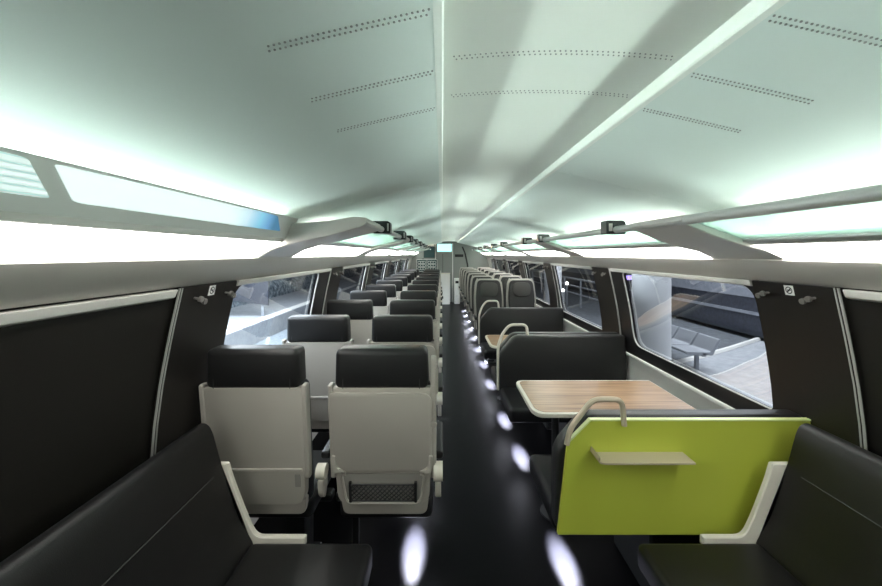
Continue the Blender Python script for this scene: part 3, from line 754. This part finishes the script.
# ------------------------------------------------------------------ lengthwise benches in the foreground
def long_bench(side, sn, label):
    t = thing('long_bench', label, 'bench', (0, 0, 0), 'lengthwise benches nearest the camera')
    bf = [(0.745+0.262, 0.45), (1.065, 0.55), (1.115, 0.70), (1.150, 0.83), (1.165, 0.885)]
    back = bf+[(1.18, 0.915), (1.205, 0.928), (1.235, 0.915), (1.245, 0.86), (1.245, 0.42), (1.0, 0.42)]
    ye = 1.485
    pb = roundpoly(back, [0.01, 0.03, 0.05, 0.05, 0.02, 0.02, 0.02, 0.02, 0.02, 0.01, 0.01], 4)
    bm = NB(); prism(bm, [(UX(side, u), z) for u, z in pb], 'y', -0.6, ye, 0.010, 2); bk = link('backrest', bm, 'leather', t)
    bm = NB(); su, sz = 1.126, 0.745
    tube(bm, [(UX(side, su)-side*0.0015, -0.55, sz), (UX(side, su)-side*0.0015, ye-0.07, sz)], 0.0016, 6); link('seam', bm, 'stitch', bk)
    bm = NB(); x0, x1 = sorted((UX(side, 0.525), UX(side, 1.02)))
    box(bm, x0, x1, -0.6, ye, 0.345, 0.452, 0.028, 4); link('cushion', bm, 'leather', t)
    # pale end frame standing a little proud of the upholstery
    q = 0.035 if side < 0 else 0.0
    fr = [(0.80, 0.448), (0.80, 0.460), (0.965+q, 0.460), (1.0+q, 0.53), (1.035+q, 0.62), (1.065+q, 0.70), (1.08+q, 0.755), (1.17, 0.755), (1.17, 0.42), (0.80, 0.42)]
    bm = NB(); prism(bm, [(UX(side, u), z) for u, z in roundpoly(fr, [0.005, 0.005, 0.03, 0.05, 0.05, 0.05, 0.006, 0.006, 0.01, 0.01], 4)], 'y', ye+0.003, ye+0.026, 0.004, 1); link('end_frame', bm, 'cream', t)
    bm = NB(); x0, x1 = sorted((UX(side, 0.75), UX(side, 1.24)))
    box(bm, x0, x1, -0.6, ye-0.04, 0.0, 0.35, 0.01, 1); link('base', bm, 'black', t)
    return t
long_bench(-1, 'left', 'black leather bench along the left wall nearest the camera')
long_bench(1, 'right', 'black leather bench along the right wall beside the green partition')

# ------------------------------------------------------------------ little lamps under the seats
def floor_light(x, y, label):
    t = thing('under_seat_light', label, 'lamp', (x, y, 0.335), 'lamps under the seats')
    bm = NB(); cyl(bm, (0, 0, 0.0), (0, 0, 0.014), 0.026, 16); link('housing', bm, 'black', t)
    bm = NB(); cyl(bm, (0, 0, -0.003), (0, 0, 0.001), 0.018, 16); link('lens', bm, 'lens', t)
    d = bpy.data.lights.new('spot', 'SPOT'); d.energy = POOL_W; d.color = (0.82, 0.84, 1.0); d.spot_size = math.radians(72); d.spot_blend = 0.9; d.shadow_soft_size = 0.015
    o = bpy.data.objects.new('spot', d); COL.objects.link(o); o.parent = t; o.location = (0, 0, -0.006); o.scale = (0.32, 1, 1)
for i, (x, y) in enumerate([(0.63, 1.93), (0.62, 2.93), (0.60, 3.57), (0.59, 4.55)]):
    floor_light(x, y, '%s small white lamp from the camera under the right cross benches' % ORD[i])
for i in range(7):
    floor_light(0.60, 5.78+0.83*i-0.42, '%s small white lamp under the right seats facing the camera' % ORD[i])
for i in range(ROWS):
    floor_light(-0.15, 1.6+PITCH*i+0.40, '%s small white lamp from the camera under the left seats' % ORD[i])

# ------------------------------------------------------------------ outside the windows
bm = NB(); box(bm, -40, 40, -10, 60, -0.95, -0.9); tag(link('ground', bm, 'ballast', smooth=0), kind='structure')
bm = NB()
box(bm, 2.2, 7.6, -6, 40, -0.9, -0.5)
pf = tag(link('platform', bm, 'asphalt', smooth=0), kind='structure')
bm = NB()
arc = [(2.2, 5.75), (3.0, 6.0), (3.9, 6.7), (5.0, 7.3), (6.2, 8.0), (7.6, 8.9)]
prism(bm, [(2.2, -2)]+arc+[(7.6, -2)], 'z', -0.5, -0.47); link('paving_field', bm, 'paving', pf, smooth=0)
bm = NB(); path = roundpath([(x, y, -0.46) for x, y in arc], 0.3)
for x in (2.75, 3.25):
    b3 = NB(); box(b3, x, x+0.07, -2, 5.5, -0.472, -0.464); link('edge_line', b3, 'white', pf, smooth=0)
tube(bm, path, 0.055, 6); link('kerb', bm, 'white', pf)
t = thing('platform_bench', 'grey three-seat bench on the platform outside the right window', 'bench', (4.55, 7.2, -0.5))
for k in range(3):
    bm = NB(); y = -0.55+0.55*k
    prism(bm, roundpoly([(-0.32, 0.36), (0.14, 0.34), (0.28, 0.62), (0.24, 0.63), (0.10, 0.40), (-0.32, 0.41)], 0.03), 'y', y-0.25, y+0.25, 0.006, 1); link('seat', bm, 'steel', t)
bm = NB(); box(bm, -0.05, 0.03, -0.8, 0.8, 0.32, 0.39, 0.01, 1); link('beam', bm, 'steel', t)
for y in (-0.6, 0.6):
    bm = NB(); box(bm, -0.04, 0.02, y-0.03, y+0.03, 0, 0.34, 0.006, 1); box(bm, -0.2, 0.18, y-0.03, y+0.03, 0, 0.02); link('leg', bm, 'steel', t)
t = thing('column', 'pale round column on the platform outside the right window', 'column', (3.25, 5.75, -0.5))
bm = NB(); cyl(bm, (0, 0, 0), (0, 0, 3.4), 0.27, 28); link('shaft', bm, 'column', t)
bm = NB(); cyl(bm, (0, 0, 0), (0, 0, 0.12), 0.31, 28); link('foot', bm, 'steel', t)
t = thing('column', 'farther pale column on the platform outside the right windows', 'column', (3.6, 12.0, -0.5))
bm = NB(); cyl(bm, (0, 0, 0), (0, 0, 3.4), 0.27, 28); link('shaft', bm, 'column', t)
bm = NB(); cyl(bm, (0, 0, 0), (0, 0, 0.12), 0.31, 28); link('foot', bm, 'steel', t)
t = thing('train_car', 'dark railway carriage standing beyond the platform on the right', 'train', (9.6, 12, -0.9))
bm = NB(); prism(bm, roundpoly([(-1.4, 0.3), (1.4, 0.3), (1.4, 3.6), (0.9, 4.0), (-0.9, 4.0), (-1.4, 3.6)], 0.2), 'y', -14, 16); link('body', bm, 'train', t)
bm = NB(); box(bm, -1.43, -1.39, -13.8, 15.8, 1.35, 2.15); link('grey_band', bm, 'trainband', t, smooth=0)
bm = NB(); box(bm, -1.44, -1.39, -13.8, 15.8, 0.9, 0.98); link('stripe', bm, 'trainband', t, smooth=0)
for k in range(10):
    bm = NB(); box(bm, -1.42, -1.39, -12.5+2.8*k, -10.5+2.8*k, 2.35, 3.2, 0.01, 1); link('window', bm, 'black', t)
t = thing('lit_sign', 'purple lit sign strip seen through the right window', 'sign', (6.3, 12.2, 0.72))
bm = NB(); box(bm, -0.5, 0.6, 0, 0.12, 0, 0.2, 0.01, 1); link('case', bm, 'black', t)
bm = NB(); box(bm, -0.48, 0.58, -0.008, 0.001, 0.03, 0.17); link('lit_face', bm, 'purple', t, smooth=0)
for x in (-0.4, 0.5):
    bm = NB(); box(bm, x-0.03, x+0.03, 0.03, 0.09, -1.22, 0.01); link('post', bm, 'steel', t, smooth=0)
t = thing('railing', 'steel railing on the platform outside the second right window', 'railing', (5.4, 0, -0.5))
for z in (0.5, 0.8, 1.1):
    bm = NB(); cyl(bm, (0, 12.5, z), (0, 22, z), 0.03, 8); link('rail', bm, 'steel', t)
for y in (12.5, 14.4, 16.3, 18.2, 20.1, 22.0):
    bm = NB(); cyl(bm, (0, y, 0), (0, y, 1.12), 0.035, 8); link('post', bm, 'steel', t)
for k, (x, y, z, nm) in enumerate(((5.2, 15.4, 0.35, 'upper'), (4.9, 15.0, 0.1, 'lower'))):
    t = thing('platform_lamp', '%s of two small white lamps outside the second right window' % nm, 'lamp', (x, y, -0.5))
    bm = NB(); cyl(bm, (0, 0, 0), (0, 0, z+0.5), 0.025, 8); link('post', bm, 'steel', t)
    bm = NB(); bmesh.ops.create_uvsphere(bm, u_segments=12, v_segments=8, radius=0.07); bmesh.ops.translate(bm, verts=bm.verts, vec=(0, 0, z+0.53)); link('globe', bm, 'lamp_white', t)

# left hand platform
bm = NB(); box(bm, -3.6, -1.8, -6, 40, -0.9, -0.45); pl = tag(link('platform', bm, 'paving', smooth=0), kind='structure')
bm = NB(); box(bm, -3.55, -3.25, -6, 40, -0.455, -0.44); link('edge_line', bm, 'white', pl, smooth=0)
bm = NB(); box(bm, -7.6, -5.2, -6, 40, -0.9, -0.35); pl = tag(link('platform', bm, 'paving', smooth=0), kind='structure')
bm = NB(); box(bm, -5.55, -5.25, -6, 40, -0.355, -0.34); link('edge_line', bm, 'white', pl, smooth=0)
bm = NB(); prism(bm, [(-7.6, -0.9), (-7.6, 0.1), (-9.5, 2.6), (-12, 3.2), (-12, -0.9)], 'y', -6, 40); tag(link('embankment', bm, 'hedge', smooth=0), kind='structure')
t = thing('concrete_block', 'pale low concrete block outside the first left window', 'block', (-2.55, 3.6, -0.45))
bm = NB(); box(bm, -0.3, 0.3, -0.55, 0.55, 0, 0.42, 0.03, 2); link('block', bm, 'column', t)
t = thing('signboard', 'slanted dark board beyond the first left window', 'board', (-6.3, 11.5, -0.35))
bm = NB(); prism(bm, [(-0.9, 0.6), (0.9, 0.35), (0.9, 1.8), (-0.9, 1.8)], 'y', 0, 0.05); link('board', bm, 'train', t, smooth=0)
for x in (-0.7, 0.7):
    bm = NB(); box(bm, x-0.04, x+0.04, 0.05, 0.11, 0, 1.8); link('post', bm, 'steel', t, smooth=0)

# added warm lamp without a known source, meant to tint the far ceiling
t = thing('wall_lamp', 'small added lamp for a warm tint under the far left ceiling', 'lamp', (-0.32, E-0.02, 1.86))
bm = NB(); prism(bm, roundpoly([(-0.05, 0), (0.05, 0), (0.07, 0.05), (-0.07, 0.05)], 0.01), 'y', -0.07, 0.02, 0.005, 1); link('housing', bm, 'white', t)
d = bpy.data.lights.new('warm_tint_spot', 'SPOT'); d.energy = 150; d.color = (1.0, 0.55, 0.28); d.spot_size = math.radians(75); d.spot_blend = 1.0; d.shadow_soft_size = 0.03
o = bpy.data.objects.new('warm_tint_spot', d); COL.objects.link(o); o.parent = t; o.location = (0, -0.09, 0.05)
o.rotation_euler = (math.radians(-100), 0, 0)
